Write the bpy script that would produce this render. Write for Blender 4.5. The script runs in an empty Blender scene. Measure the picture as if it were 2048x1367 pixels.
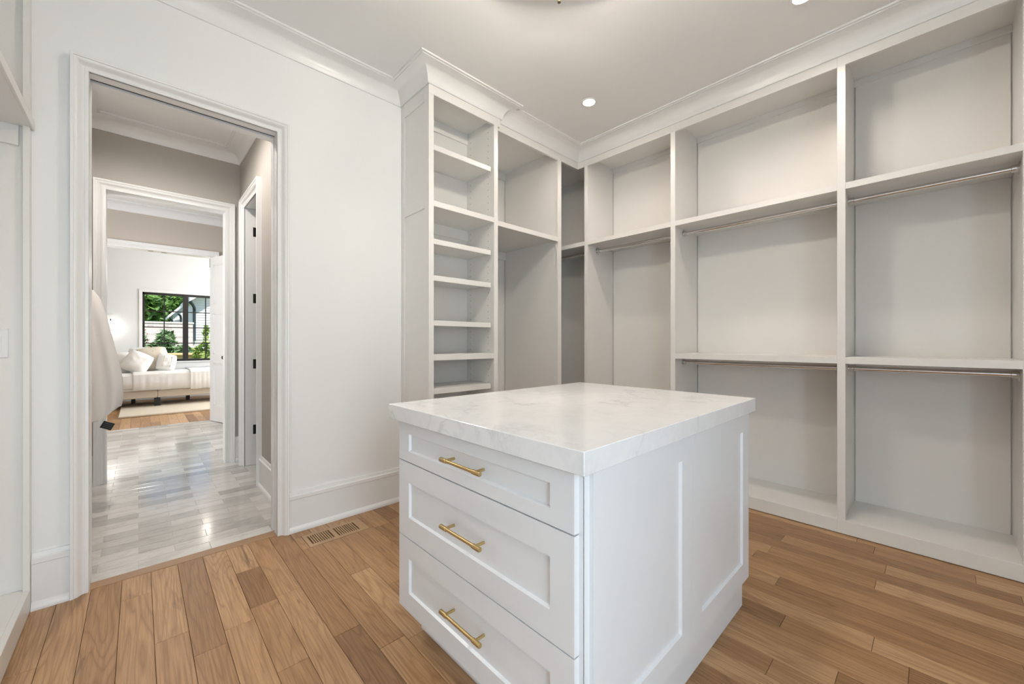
import bpy, bmesh, math, random
from mathutils import Vector, Matrix, noise
random.seed(7)
S = bpy.context.scene
C = S.collection
PI = math.pi

# ------------------------------------------------------------------ camera
W, Hh, FPX = 2048, 1367, 793.0
CAM_H = 1.18
ANG = math.atan(843 / 793.0)                 # the X axis lies this far to the right of the view
cam = bpy.data.cameras.new('camera')
cam.sensor_fit = 'HORIZONTAL'; cam.sensor_width = 36.0
cam.lens = 36.0 * FPX / W
cam.clip_start = 0.02; cam.clip_end = 200
camo = bpy.data.objects.new('camera', cam); C.objects.link(camo)
camo.location = (0, 0, CAM_H)
camo.rotation_euler = (PI / 2, 0, ANG - PI / 2)
S.camera = camo

# ------------------------------------------------------------------ world, sun, daylight, exposure
w = bpy.data.worlds.new('sky'); S.world = w; w.use_nodes = True
nt = w.node_tree; nt.nodes.clear()
wo = nt.nodes.new('ShaderNodeOutputWorld'); bg = nt.nodes.new('ShaderNodeBackground')
sk = nt.nodes.new('ShaderNodeTexSky'); sk.sky_type = 'NISHITA'; sk.sun_disc = False
sk.sun_elevation = math.radians(52); sk.sun_rotation = math.radians(200)
nt.links.new(sk.outputs[0], bg.inputs[0]); nt.links.new(bg.outputs[0], wo.inputs[0])
bg.inputs[1].default_value = 0.2

def light(name, kind, loc, energy, color=(1, 1, 1), rot=(0, 0, 0), parent=None, **kw):
    d = bpy.data.lights.new(name, kind); d.energy = energy; d.color = color
    for k, v in kw.items(): setattr(d, k, v)
    o = bpy.data.objects.new(name, d); C.objects.link(o)
    o.location = loc; o.rotation_euler = rot
    if parent: o.parent = parent
    return o
# sun over the garden beyond the bedroom window
light('sun', 'SUN', (0, 0, 20), 3.6, (1, .96, .9), (math.radians(38), 0, math.radians(20)), angle=.01)
# added fill lights: behind the camera, then on windowless bedroom and bathroom walls
light('added_fill_closet', 'AREA', (-.1, -1.34, 1.1), 28, (.72, .88, 1), (math.radians(90), 0, 0),
      shape='RECTANGLE', size=.9, size_y=2.0)
light('added_fill_bedroom', 'AREA', (3.66, 9.3, 1.6), 110, (.93, .98, 1), (math.radians(90), 0, math.radians(90)),
      shape='RECTANGLE', size=1.8, size_y=1.6)  # unseen fill that brightens the bedroom; this wall has no window
light('added_fill_bathroom', 'AREA', (-1.55, 5.5, 1.7), 40, (.95, .97, 1), (math.radians(90), 0, math.radians(-90)),
      shape='RECTANGLE', size=1.2, size_y=1.2)  # unseen fill for the bathroom, set against a solid wall
S.view_settings.view_transform = 'Standard'
S.view_settings.look = 'None'
S.view_settings.gamma = 1.0
S.view_settings.use_curve_mapping = False
S.view_settings.exposure = 0.40
CAN_W, BULB_W = 23, 63

# ------------------------------------------------------------------ materials
def mat(name, col, rough=.5, metal=0.0, spec=.5, bump=None):
    m = bpy.data.materials.new(name); m.use_nodes = True
    b = m.node_tree.nodes['Principled BSDF']
    b.inputs['Base Color'].default_value = (*col, 1)
    b.inputs['Roughness'].default_value = rough
    b.inputs['Metallic'].default_value = metal
    b.inputs['Specular IOR Level'].default_value = spec
    if bump:
        sc, st = bump
        n = m.node_tree.nodes.new('ShaderNodeTexNoise'); n.inputs['Scale'].default_value = sc
        n.inputs['Detail'].default_value = 3
        tc = m.node_tree.nodes.new('ShaderNodeTexCoord')
        bp = m.node_tree.nodes.new('ShaderNodeBump'); bp.inputs['Strength'].default_value = st
        bp.inputs['Distance'].default_value = .002
        m.node_tree.links.new(tc.outputs['Object'], n.inputs['Vector'])
        m.node_tree.links.new(n.outputs[0], bp.inputs['Height'])
        m.node_tree.links.new(bp.outputs[0], b.inputs['Normal'])
    return m

class NT:                                     # small node helper
    def __init__(s, m): s.t = m.node_tree; s.b = s.t.nodes['Principled BSDF']
    def n(s, typ, **kw):
        x = s.t.nodes.new(typ)
        for k, v in kw.items():
            if k in x.inputs: x.inputs[k].default_value = v
            else: setattr(x, k, v)
        return x
    def l(s, a, b): s.t.links.new(a, b)
    def ramp(s, fac, stops):
        r = s.n('ShaderNodeValToRGB'); e = r.color_ramp.elements
        while len(e) < len(stops): e.new(.5)
        for i, (p, c) in enumerate(stops): e[i].position = p; e[i].color = (*c, 1) if len(c) == 3 else c
        s.l(fac, r.inputs[0]); return r.outputs[0]
    def mix(s, fac, a, b, mode='MIX'):
        x = s.n('ShaderNodeMix', data_type='RGBA', blend_type=mode)
        for sock, v in ((x.inputs[0], fac), (x.inputs[6], a), (x.inputs[7], b)):
            if hasattr(v, 'type') and hasattr(v, 'is_linked'): s.l(v, sock)
            else: sock.default_value = v if not isinstance(v, tuple) else (*v, 1)
        return x.outputs[2]
    def math(s, op, a, b=0.0):
        x = s.n('ShaderNodeMath', operation=op)
        for i, v in enumerate((a, b)):
            if hasattr(v, 'is_linked'): s.l(v, x.inputs[i])
            else: x.inputs[i].default_value = v
        return x.outputs[0]

WALL = mat('wall paint white', (.87, .87, .86), .55, bump=(180, .05))
CEIL = mat('ceiling paint', (.87, .865, .855), .7)
TRIM = mat('trim enamel white', (.84, .835, .825), .28)
CAB = mat('cabinet lacquer warm white', (.82, .80, .77), .32)
ISL = mat('island lacquer cool white', (.80, .81, .83), .30)
TAUPE = mat('taupe wall paint', (.46, .43, .395), .6)
BEDW = mat('bedroom wall paint', (.78, .785, .78), .6)
BLACK = mat('black metal', (.008, .008, .008), .4)
DARK = mat('dark recess', (.035, .028, .022), .8)
BRASS = mat('brushed brass', (.58, .43, .20), .36, 1.0)
BRONZE = mat('aged bronze', (.22, .17, .10), .4, 1.0)
CHROME = mat('polished chrome', (.72, .71, .70), .10, 1.0)
PLATE = mat('switch plastic', (.84, .84, .83), .3)
LINEN = mat('white linen', (.86, .85, .83), .9, bump=(60, .25))
CREAM = mat('cream linen', (.76, .69, .58), .9, bump=(60, .3))
BEIGE = mat('beige upholstery', (.62, .54, .45), .9, bump=(300, .2))
RUGM = mat('cream wool rug', (.66, .58, .47), .95, bump=(250, .6))
TERRY = mat('white terry towel', (.84, .80, .77), .95, bump=(350, .5))

def oak_mat(name, tint=1.0):
    m = mat(name, (.5, .33, .18), .38); h = NT(m)
    tc = h.n('ShaderNodeTexCoord'); oi = h.n('ShaderNodeObjectInfo')
    off = h.n('ShaderNodeVectorMath', operation='SCALE'); cmb = h.n('ShaderNodeCombineXYZ')
    for i in range(3): h.l(oi.outputs['Random'], cmb.inputs[i])
    h.l(cmb.outputs[0], off.inputs[0]); off.inputs['Scale'].default_value = 137.0
    add = h.n('ShaderNodeVectorMath', operation='ADD')
    h.l(tc.outputs['Object'], add.inputs[0]); h.l(off.outputs[0], add.inputs[1])
    mp = h.n('ShaderNodeMapping'); mp.inputs['Scale'].default_value = (9, .75, 9); h.l(add.outputs[0], mp.inputs[0])
    n1 = h.n('ShaderNodeTexNoise', Scale=1.0, Detail=2.0, Roughness=.45, Distortion=.35); h.l(mp.outputs[0], n1.inputs['Vector'])
    rings = h.math('FRACT', h.math('MULTIPLY', n1.outputs[0], 15.0))          # cathedral growth rings
    tri = h.math('ABSOLUTE', h.math('SUBTRACT', h.math('MULTIPLY', rings, 2.0), 1.0))
    ringc = h.math('POWER', tri, 3.0)
    mp2 = h.n('ShaderNodeMapping'); mp2.inputs['Scale'].default_value = (190, 5, 190); h.l(add.outputs[0], mp2.inputs[0])
    n2 = h.n('ShaderNodeTexNoise', Scale=1.0, Detail=3.0, Roughness=.6); h.l(mp2.outputs[0], n2.inputs['Vector'])
    mp3 = h.n('ShaderNodeMapping'); mp3.inputs['Scale'].default_value = (16, 2.2, 16); h.l(add.outputs[0], mp3.inputs[0])
    n3 = h.n('ShaderNodeTexNoise', Scale=1.0, Detail=4.0, Roughness=.6, Distortion=1.2); h.l(mp3.outputs[0], n3.inputs['Vector'])
    base = h.ramp(oi.outputs['Random'], [(0, (.27*tint, .142*tint, .060*tint)), (.22, (.375*tint, .205*tint, .090*tint)),
                                         (.5, (.45*tint, .258*tint, .122*tint)), (.8, (.52*tint, .315*tint, .158*tint)), (1, (.58*tint, .37*tint, .20*tint))])
    dk = h.mix(1.0, base, (.58, .50, .42), 'MULTIPLY')
    c1 = h.mix(h.math('MULTIPLY', ringc, .75), base, dk)
    c2 = h.mix(h.ramp(n2.outputs[0], [(.40, (0, 0, 0)), (.72, (.8, .8, .8))]), c1, dk)
    knot = h.ramp(n3.outputs[0], [(.63, (0, 0, 0)), (.73, (1, 1, 1))])
    c3 = h.mix(h.math('MULTIPLY', knot, .75), c2, (.12*tint, .062*tint, .03*tint))
    h.l(c3, h.b.inputs['Base Color'])
    bp = h.n('ShaderNodeBump', Strength=.08, Distance=.001); h.l(n2.outputs[0], bp.inputs['Height']); h.l(bp.outputs[0], h.b.inputs['Normal'])
    return m
OAK = oak_mat('natural oak flooring')
OAKP = mat('oak threshold', (.36, .215, .115), .4, bump=(90, .1))

def marble_mat():
    m = mat('pale marble tile', (.7, .68, .65), .13); h = NT(m)
    tc = h.n('ShaderNodeTexCoord'); oi = h.n('ShaderNodeObjectInfo')
    cmb = h.n('ShaderNodeCombineXYZ')
    for i in range(3): h.l(oi.outputs['Random'], cmb.inputs[i])
    off = h.n('ShaderNodeVectorMath', operation='SCALE'); off.inputs['Scale'].default_value = 91.0; h.l(cmb.outputs[0], off.inputs[0])
    add = h.n('ShaderNodeVectorMath', operation='ADD'); h.l(tc.outputs['Object'], add.inputs[0]); h.l(off.outputs[0], add.inputs[1])
    mp = h.n('ShaderNodeMapping'); mp.inputs['Scale'].default_value = (4, 9, 4); mp.inputs['Rotation'].default_value = (0, 0, .35)
    h.l(add.outputs[0], mp.inputs[0])
    n = h.n('ShaderNodeTexNoise', Scale=1.4, Detail=6.0, Roughness=.6, Distortion=1.0); h.l(mp.outputs[0], n.inputs['Vector'])
    base = h.ramp(oi.outputs['Random'], [(0, (.44, .42, .395)), (.3, (.54, .52, .49)), (.6, (.62, .60, .57)), (1, (.73, .71, .68))])
    v = h.ramp(n.outputs[0], [(.38, (.86, .85, .84)), (.55, (1, 1, 1)), (.7, (.9, .89, .88))])
    h.l(h.mix(1.0, base, v, 'MULTIPLY'), h.b.inputs['Base Color'])
    return m
MARBLE = marble_mat()
GROUT = mat('tile grout', (.56, .54, .51), .7)

def quartz_mat():
    m = mat('white veined quartz', (.8, .8, .8), .14); h = NT(m)
    tc = h.n('ShaderNodeTexCoord')
    n0 = h.n('ShaderNodeTexNoise', Scale=2.2, Detail=5.0, Roughness=.6); h.l(tc.outputs['Object'], n0.inputs['Vector'])
    sub = h.n('ShaderNodeVectorMath', operation='SCALE'); sub.inputs['Scale'].default_value = .55; h.l(n0.outputs['Color'], sub.inputs[0])
    ad = h.n('ShaderNodeVectorMath', operation='ADD'); h.l(tc.outputs['Object'], ad.inputs[0]); h.l(sub.outputs[0], ad.inputs[1])
    n = h.n('ShaderNodeTexNoise', Scale=5.0, Detail=4.0, Roughness=.55); h.l(ad.outputs[0], n.inputs['Vector'])
    vein = h.math('ABSOLUTE', h.math('SUBTRACT', n.outputs[0], .5))
    f = h.ramp(vein, [(0, (1, 1, 1)), (.012, (.55, .55, .55)), (.05, (0, 0, 0))])
    n2 = h.n('ShaderNodeTexNoise', Scale=3.5, Detail=2.0); h.l(tc.outputs['Object'], n2.inputs['Vector'])
    gate = h.ramp(n2.outputs[0], [(.48, (0, 0, 0)), (.62, (1, 1, 1))])
    ff = h.math('MULTIPLY', f, gate)
    n3 = h.n('ShaderNodeTexNoise', Scale=9.0, Detail=5.0, Roughness=.7); h.l(ad.outputs[0], n3.inputs['Vector'])
    base = h.ramp(n3.outputs[0], [(.35, (.80, .80, .805)), (.6, (.845, .845, .85))])
    h.l(h.mix(h.math('MULTIPLY', ff, .5), base, (.52, .53, .55)), h.b.inputs['Base Color'])
    return m
QUARTZ = quartz_mat()

def emit_mat(name, col, strength):
    m = mat(name, (.9, .9, .9), .4); b = m.node_tree.nodes['Principled BSDF']
    b.inputs['Emission Color'].default_value = (*col, 1); b.inputs['Emission Strength'].default_value = strength
    return m
LENS = emit_mat('lit downlight lens', (1, .93, .82), 14)
SHADE = emit_mat('lit fabric shade', (1, .95, .88), 2.2)
BULB = emit_mat('lit bulb glass', (1, .88, .7), 20)
GLASS = mat('window glass', (1, 1, 1), 0.0)
GLASS.node_tree.nodes['Principled BSDF'].inputs['Transmission Weight'].default_value = 1
GLASS.node_tree.nodes['Principled BSDF'].inputs['IOR'].default_value = 1.02

# ------------------------------------------------------------------ mesh helpers
class B:
    def __init__(s): s.bm = bmesh.new()
    def box(s, x0, x1, y0, y1, z0, z1):
        v = [s.bm.verts.new((x, y, z)) for x in (min(x0, x1), max(x0, x1)) for y in (min(y0, y1), max(y0, y1)) for z in (min(z0, z1), max(z0, z1))]
        for f in ((0, 1, 3, 2), (4, 6, 7, 5), (0, 4, 5, 1), (2, 3, 7, 6), (0, 2, 6, 4), (1, 5, 7, 3)):
            s.bm.faces.new([v[i] for i in f])
        return s
    def tube(s, pts, r, seg=16, radii=None, caps=True):
        pts = [Vector(p) for p in pts]; rings = []
        for i, p in enumerate(pts):
            d = (pts[min(i + 1, len(pts) - 1)] - pts[max(i - 1, 0)]).normalized()
            a = d.orthogonal().normalized() if i == 0 else (a - d * a.dot(d)).normalized()
            b = d.cross(a); rr = radii[i] if radii else r
            rings.append([s.bm.verts.new(p + (a * math.cos(t) + b * math.sin(t)) * rr) for t in [2 * PI * k / seg for k in range(seg)]])
        for r0, r1 in zip(rings, rings[1:]):
            for k in range(seg): s.bm.faces.new((r0[k], r0[(k + 1) % seg], r1[(k + 1) % seg], r1[k]))
        if caps: s.bm.faces.new(rings[0][::-1]); s.bm.faces.new(rings[-1])
        return s
    def lathe(s, c, prof, seg=24, axis='z'):
        c = Vector(c); rings = []
        for r, h in prof:
            ring = []
            for k in range(seg):
                t = 2 * PI * k / seg; a, b = r * math.cos(t), r * math.sin(t)
                p = {'z': (a, b, h), 'x': (h, a, b), 'y': (a, h, b)}[axis]
                ring.append(s.bm.verts.new(c + Vector(p)))
            rings.append(ring)
        for r0, r1 in zip(rings, rings[1:]):
            for k in range(seg): s.bm.faces.new((r0[k], r0[(k + 1) % seg], r1[(k + 1) % seg], r1[k]))
        s.bm.faces.new(rings[0][::-1]); s.bm.faces.new(rings[-1])
        return s
    def sweep(s, path, prof, up):
        """moulding: profile (u outwards = d x up, v along up) run along a mitred path"""
        up = Vector(up); P = [Vector(p) for p in path]
        D = [(b - a).normalized() for a, b in zip(P, P[1:])]; O = [d.cross(up).normalized() for d in D]
        rings = []
        for i, p in enumerate(P):
            if i == 0: o = O[0]
            elif i == len(P) - 1: o = O[-1]
            else: o = (O[i - 1] + O[i]) / (1 + O[i - 1].dot(O[i]))
            rings.append([s.bm.verts.new(p + o * u + up * v) for u, v in prof])
        n = len(prof)
        for r0, r1 in zip(rings, rings[1:]):
            for k in range(n): s.bm.faces.new((r0[k], r0[(k + 1) % n], r1[(k + 1) % n], r1[k]))
        s.bm.faces.new(rings[0][::-1]); s.bm.faces.new(rings[-1])
        return s
    def shaker(s, axis, p, q0, q1, z0, z1, t, st, rt, rb, depth=.009, bev=.0045, sign=-1):
        """framed panel: outer face at p looking along sign*axis, thickness t, stiles st, rails rt / rb, field set back"""
        def P(a, q, z): return (a, q, z) if axis == 'x' else (q, a, z)
        i0, i1, k0, k1 = q0 + st, q1 - st, z0 + rb, z1 - rt
        f = p; d = p - sign * depth; bk = p - sign * t
        def ring(a, a0, a1, b0, b1): return [s.bm.verts.new(P(a, *c)) for c in ((a0, b0), (a1, b0), (a1, b1), (a0, b1))]
        R = [ring(bk, q0, q1, z0, z1), ring(f - sign * -0.0, q0, q1, z0, z1), ring(f, i0, i1, k0, k1),
             ring(d, i0 + bev, i1 - bev, k0 + bev, k1 - bev)]
        for r0, r1 in zip(R, R[1:]):
            for k in range(4): s.bm.faces.new((r0[k], r0[(k + 1) % 4], r1[(k + 1) % 4], r1[k]))
        s.bm.faces.new(R[0]); s.bm.faces.new(R[-1])
        return s
    def build(s, name, m, parent=None, bevel=0, smooth=False, origin=None, seg=1):
        bm = s.bm
        bmesh.ops.recalc_face_normals(bm, faces=bm.faces[:])
        if bevel:
            ed = [e for e in bm.edges if len(e.link_faces) == 2 and e.calc_face_angle(0) > .5]
            bmesh.ops.bevel(bm, geom=ed, offset=bevel, segments=seg, affect='EDGES', profile=.5, clamp_overlap=True)
        if origin is not None:
            for v in bm.verts: v.co -= Vector(origin)
        me = bpy.data.meshes.new(name); bm.to_mesh(me); bm.free()
        me.materials.append(m)
        if smooth:
            for p in me.polygons: p.use_smooth = True
            try: me.set_sharp_from_angle(angle=math.radians(40))
            except Exception: pass
        o = bpy.data.objects.new(name, me); C.objects.link(o)
        if origin is not None: o.location = origin
        if parent is not None:
            o.parent = parent
            o.location = Vector(o.location) - WORLD(parent)
        return o
def WORLD(o):
    v = Vector((0, 0, 0))
    while o is not None: v = v + Vector(o.location); o = o.parent
    return v
def bx(name, dims, m, parent=None, bevel=0):
    c = Vector(((dims[0] + dims[1]) / 2, (dims[2] + dims[3]) / 2, (dims[4] + dims[5]) / 2))
    return B().box(*dims).build(name, m, parent, bevel, origin=c)
def thing(name, label, cat, loc, group=None):
    o = bpy.data.objects.new(name, None); C.objects.link(o); o.location = loc; o.empty_display_size = .1
    return tag(o, label, cat, group)
def tag(o, label, cat, group=None):
    o['label'] = label; o['category'] = cat
    if group: o['group'] = group
    return o
def struct(o, label=None):
    o['kind'] = 'structure'
    if label: o['label'] = label
    return o
def boxes(name, L, m, label=None, parent=None, bevel=0):
    b = B()
    for d in L: b.box(*d)
    o = b.build(name, m, parent, bevel)
    return struct(o, label) if parent is None else o

# ------------------------------------------------------------------ key planes (metres)
YW = 2.74          # closet side of the door wall
XF = 3.147         # face of the right-hand built-ins
YT, YH = 2.349, 2.397   # face of the shelf tower, face of the hanging bay
XL = -.347         # face of the left-hand built-in
ZC = 3.048
JL, JR, ZD = -.172, .612, 2.455
# ------------------------------------------------------------------ room shells
boxes('wall_back', [(-.95, JL - .02, YW, 2.885, 0, ZC), (JR + .02, 2.06, YW, 2.885, 0, ZC), (JL - .02, JR + .02, YW, 2.885, ZD + .02, ZC)], WALL,
      'white painted wall holding the doorway to the tiled passage')
boxes('wall_back', [(2.0, 3.75, 3.16, 3.28, 0, ZC)], WALL, 'wall behind the corner hanging closet')
boxes('wall_right', [(3.61, 3.75, -1.47, 3.28, 0, ZC)], WALL, 'wall behind the built-in bays with rods')
boxes('wall_left', [(-.95, -.81, -1.47, YW, 0, ZC)], WALL, 'wall behind the left-hand built-in')
boxes('wall_front', [(-.95, -.55, -1.47, -1.35, 0, ZC), (.35, 3.75, -1.47, -1.35, 0, ZC), (-.55, .35, -1.47, -1.35, 0, .08), (-.55, .35, -1.47, -1.35, 2.12, ZC)], WALL, 'closet wall behind the viewpoint')
boxes('ceiling', [(-.95, 3.75, -1.47, 3.28, ZC, ZC + .1)], CEIL, 'flat white closet ceiling')
boxes('ceiling', [(-1.8, 2.1, 2.885, 7.6, ZC, ZC + .1)], CEIL, 'ceiling of the tiled passage and bathroom')
boxes('ceiling', [(-2.8, 3.9, 7.45, 11.15, ZC + .1, ZC + .2)], CEIL, 'bedroom ceiling')
# passage (taupe)
boxes('wall_left', [(-.48, -.36, 2.885, 4.72, 0, ZC)], TAUPE, 'taupe wall left of the tiled passage')
SY0, SY1 = 3.86, 4.49                                       # side doorway in the passage's right wall
boxes('wall_right', [(.735, .86, 2.885, SY0 - .02, 0, ZC), (.735, .86, SY1 + .02, 4.72, 0, ZC), (.735, .86, SY0 - .02, SY1 + .02, ZD + .02, ZC)], TAUPE,
      'taupe wall right of the tiled passage')
Y2 = 4.735
boxes('wall_back', [(-1.72, -.22, Y2, Y2 + .14, 0, ZC), (.632, 2.1, Y2, Y2 + .14, 0, ZC), (-.22, .632, Y2, Y2 + .14, ZD + .02, ZC)], TAUPE,
      'taupe wall with the second cased doorway')
boxes('wall_right', [(2.0, 2.1, 2.885, Y2 + .14, 0, ZC)], TAUPE, 'far wall of the small side room')
# bathroom room beyond
boxes('wall_left', [(-1.72, -1.6, Y2 + .14, 7.45, 0, ZC)], TAUPE, 'bathroom left wall')
boxes('wall_right', [(1.65, 1.8, Y2 + .14, 7.45, 0, ZC)], TAUPE, 'bathroom right wall')
Y3 = 7.46; DL, DR = -.42, .80
BEIGEW = mat('warm greige wall paint', (.56, .50, .44), .6)
boxes('wall_back', [(-2.8, DL - .02, Y3, 7.6, 0, ZC + .1), (DR + .02, 3.9, Y3, 7.6, 0, ZC + .1), (DL - .02, DR + .02, Y3, 7.6, ZD + .02, ZC + .1)], BEIGEW,
      'greige wall with the double-door opening to the bedroom')
# bedroom
Y4 = 11.0; WX0, WX1, WZ0, WZ1 = .05, 1.41, .775, 2.2
boxes('wall_back', [(-2.8, WX0 - .02, Y4, Y4 + .15, 0, ZC + .1), (WX1 + .02, 3.9, Y4, Y4 + .15, 0, ZC + .1), (WX0 - .02, WX1 + .02, Y4, Y4 + .15, 0, WZ0 - .02), (WX0 - .02, WX1 + .02, Y4, Y4 + .15, WZ1 + .02, ZC + .1)], BEDW,
      'pale bedroom wall around the black window')
boxes('wall_left', [(-2.8, -2.65, 7.6, Y4, 0, ZC + .1)], BEDW, 'bedroom left wall')
boxes('wall_right', [(3.7, 3.9, 7.6, Y4, 0, ZC + .1)], BEDW, 'bedroom right wall')

# ------------------------------------------------------------------ floors
fl = struct(B().box(-.95, 3.75, -1.47, YW + .085, -.06, -.02).box(1.0, 3.75, 2.7, 3.28, -.06, -.02).build('floor', DARK), 'natural oak plank floor of the closet')
def plank(parent, x0, x1, y0, y1, z=0.0, m=OAK):
    return bx('plank', (x0 + .0006, x1 - .0006, y0 + .0006, y1 - .0006, z - .02, z - random.random() * .0004), m, parent, bevel=.0009)
PW = .105
x = -.376
VX0, VX1, VY0, VY1 = .717, 1.07, 2.452, 2.632                # floor register opening
while x < XF + .01:
    y = YW + .012
    x1 = min(x + PW, XF + .02)
    end = y - random.uniform(.15, 1.3)
    while y > -1.35:
        y0 = max(end, -1.35)
        segs = [(y0, y)]
        if x1 > VX0 and x < VX1: # cut the boards round the register
            segs = []
            if y > VY1: segs.append((max(y0, VY1), y))
            if y0 < VY1 and y > VY0:
                if x < VX0: plank(fl, x, VX0, max(y0, VY0), min(y, VY1))
                if x1 > VX1: plank(fl, VX1, x1, max(y0, VY0), min(y, VY1))
            if y0 < VY0: segs.append((y0, min(y, VY0)))
        for a, b in segs:
            if b - a > .004: plank(fl, x, x1, a, b)
        y = y0; end = y - random.choice([random.uniform(.35, .8), random.uniform(.7, 1.7)])
    x += PW
th = bx('threshold', (JL - .004, JR + .004, YW + .013, 2.826, -.02, .002), OAKP, fl, .002)

ft = struct(B().box(-1.72, 2.1, 2.826, 7.52, -.06, -.0015).build('floor', GROUT), 'pale marble tile floor of the passage and bathroom')
TL, TW = .305, .104
tm = B().box(-TL / 2 + .0012, TL / 2 - .0012, -TW / 2 + .0012, TW / 2 - .0012, -.01, 0)
bmesh.ops.bevel(tm.bm, geom=tm.bm.edges[:], offset=.0008, segments=1, affect='EDGES')
t0 = tm.build('tile', MARBLE, ft)
first = True; row = 0; y = 2.828
edge_cache = {}
while y < 7.49:
    inner = y < Y2 + .05
    lo, hi = (-.36, .735) if inner else (-.75, 1.25)
    off = -.003 + (TL / 2 if row % 2 else 0)
    k = math.floor((lo - off) / TL)
    while off + k * TL < hi:
        a, b = max(off + k * TL, lo), min(off + (k + 1) * TL, hi)
        y1 = min(y + TW, 7.515)
        if b - a > .03:
            if b - a > TL - .001 and y1 - y > TW - .001:
                o = t0 if first else t0.copy()
                if not first: C.objects.link(o); o.parent = ft
                first = False
                o.location = ((a + b) / 2, y + TW / 2, random.uniform(0, .0003))
            else:
                bx('tile', (a + .0012, b - .0012, y + .0012, y1 - .0012, -.01, 0), MARBLE, ft, .0008)
        k += 1
    y += TW; row += 1

fb = struct(B().box(-2.8, 3.9, 7.52, Y4 + .1, -.06, -.018).build('floor', OAKP), 'oak plank floor of the bedroom')
OAKB = oak_mat('bedroom oak flooring', 1.15)
x = -.72
while x < 1.5:
    y = 7.52; end = y + random.uniform(.3, 1.1)
    while y < 9.2:
        y1 = min(end, 9.2); plank(fb, x, x + PW, y, y1, 0, OAKB); y = y1; end = y + random.uniform(.5, 1.4)
    x += PW
for d in ((-2.65, -.72, 7.6, Y4), (x, 3.7, 7.6, Y4), (-.72, x, 9.2, Y4)):
    bx('plank_field', (*d, -.02, 0), OAKB, fb)

# ------------------------------------------------------------------ mouldings
cove = [(0, 0), (.009, 0), (.011, .005)] + [(.113 - .100 * math.cos(t), .009 + .086 * math.sin(t)) for t in [PI / 2 * k / 9 for k in range(10)]] + [(.113, .1), (.128, .1), (.128, .111), (0, .111)]
def crown(name, path, label):
    o = B().sweep([(px, py, ZC - .111) for px, py in path], cove, (0, 0, 1)).build(name, TRIM, smooth=True)
    return struct(o, label)
crown('trim_1', [(XL, -1.35), (XL, YW), (1.432, YW), (1.432, YT), (2.084, YT), (2.084, YH + .01)], 'white cove crown moulding over the doorway and shelf tower')
crown('trim_13', [(2.062, YH), (XF, YH), (XF, -1.35)], 'white cove crown moulding over the hanging bays')
crown('trim_2', [(-.36, 2.885), (-.36, Y2), (.735, Y2), (.735, 2.885)], 'white cove crown moulding in the passage')
crown('trim_3', [(-1.6, Y2 + .14), (-1.6, Y3), (1.65, Y3), (1.65, Y2 + .14)], 'white cove crown moulding in the bathroom')
base = [(0, 0), (.036, 0), (.036, .012), (.032, .022), (.022, .031), (.019, .032), (.019, .198), (.023, .201), (.023, .222), (.014, .227), (.011, .245), (0, .245)]
def baseboard(name, path, label, zb=0):
    return struct(B().sweep([(px, py, zb) for px, py in path], base, (0, 0, 1)).build(name, TRIM, smooth=True), label)
CW = .059
baseboard('baseboard_back', [(XL + .001, YW), (JL - CW, YW)], 'white baseboard between left built-in and door casing')
baseboard('baseboard_back', [(JR + CW, YW), (1.432, YW)], 'white baseboard above the floor register')
baseboard('baseboard_right', [(.735, SY0 - .075), (.735, 2.886)], 'white baseboard on the passage right wall')
baseboard('baseboard_back', [(-.36, Y2), (-.275, Y2)], 'white baseboard left of the second doorway')
baseboard('baseboard_back', [(.69, Y2), (.735, Y2)], 'white baseboard right of the second doorway')
baseboard('baseboard_back', [(-2.65, Y4), (3.7, Y4)], 'white baseboard under the bedroom window')

# door casings: profile u = outwards from the opening, v = proud of the wall
cas1 = [(0, 0), (0, .008), (.003, .011), (.012, .011), (.014, .009), (.018, .010), (.024, .014), (.030, .022), (.036, .030), (.042, .034), (.046, .034), (.048, .038), (.057, .040), (.059, .038), (.059, 0)]
def wide(p, k): return [(u * k, v) for u, v in p]
def casing(name, x0, x1, y, z1, prof, label):
    o = B().sweep([(x1, y, 0), (x1, y, z1), (x0, y, z1), (x0, y, 0)], prof, (0, -1, 0)).build(name, TRIM, smooth=True)
    return struct(o, label)
casing('trim_4', JL, JR, YW, ZD, wide(cas1, 1.0), 'white moulded casing round the closet doorway')
casing('trim_5', -.2, .612, Y2, ZD - .002, wide(cas1, 1.27), 'white moulded casing round the second doorway')
casing('trim_6', DL, DR, Y3, ZD, wide(cas1, 1.45), 'white casing round the bedroom double-door opening')
struct(B().sweep([(.735, SY0, 0), (.735, SY0, ZD), (.735, SY1, ZD), (.735, SY1, 0)], wide(cas1, 1.32), (-1, 0, 0)).build('trim_7', TRIM, smooth=True),
       'white moulded casing round the side doorway with black hinges')
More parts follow.
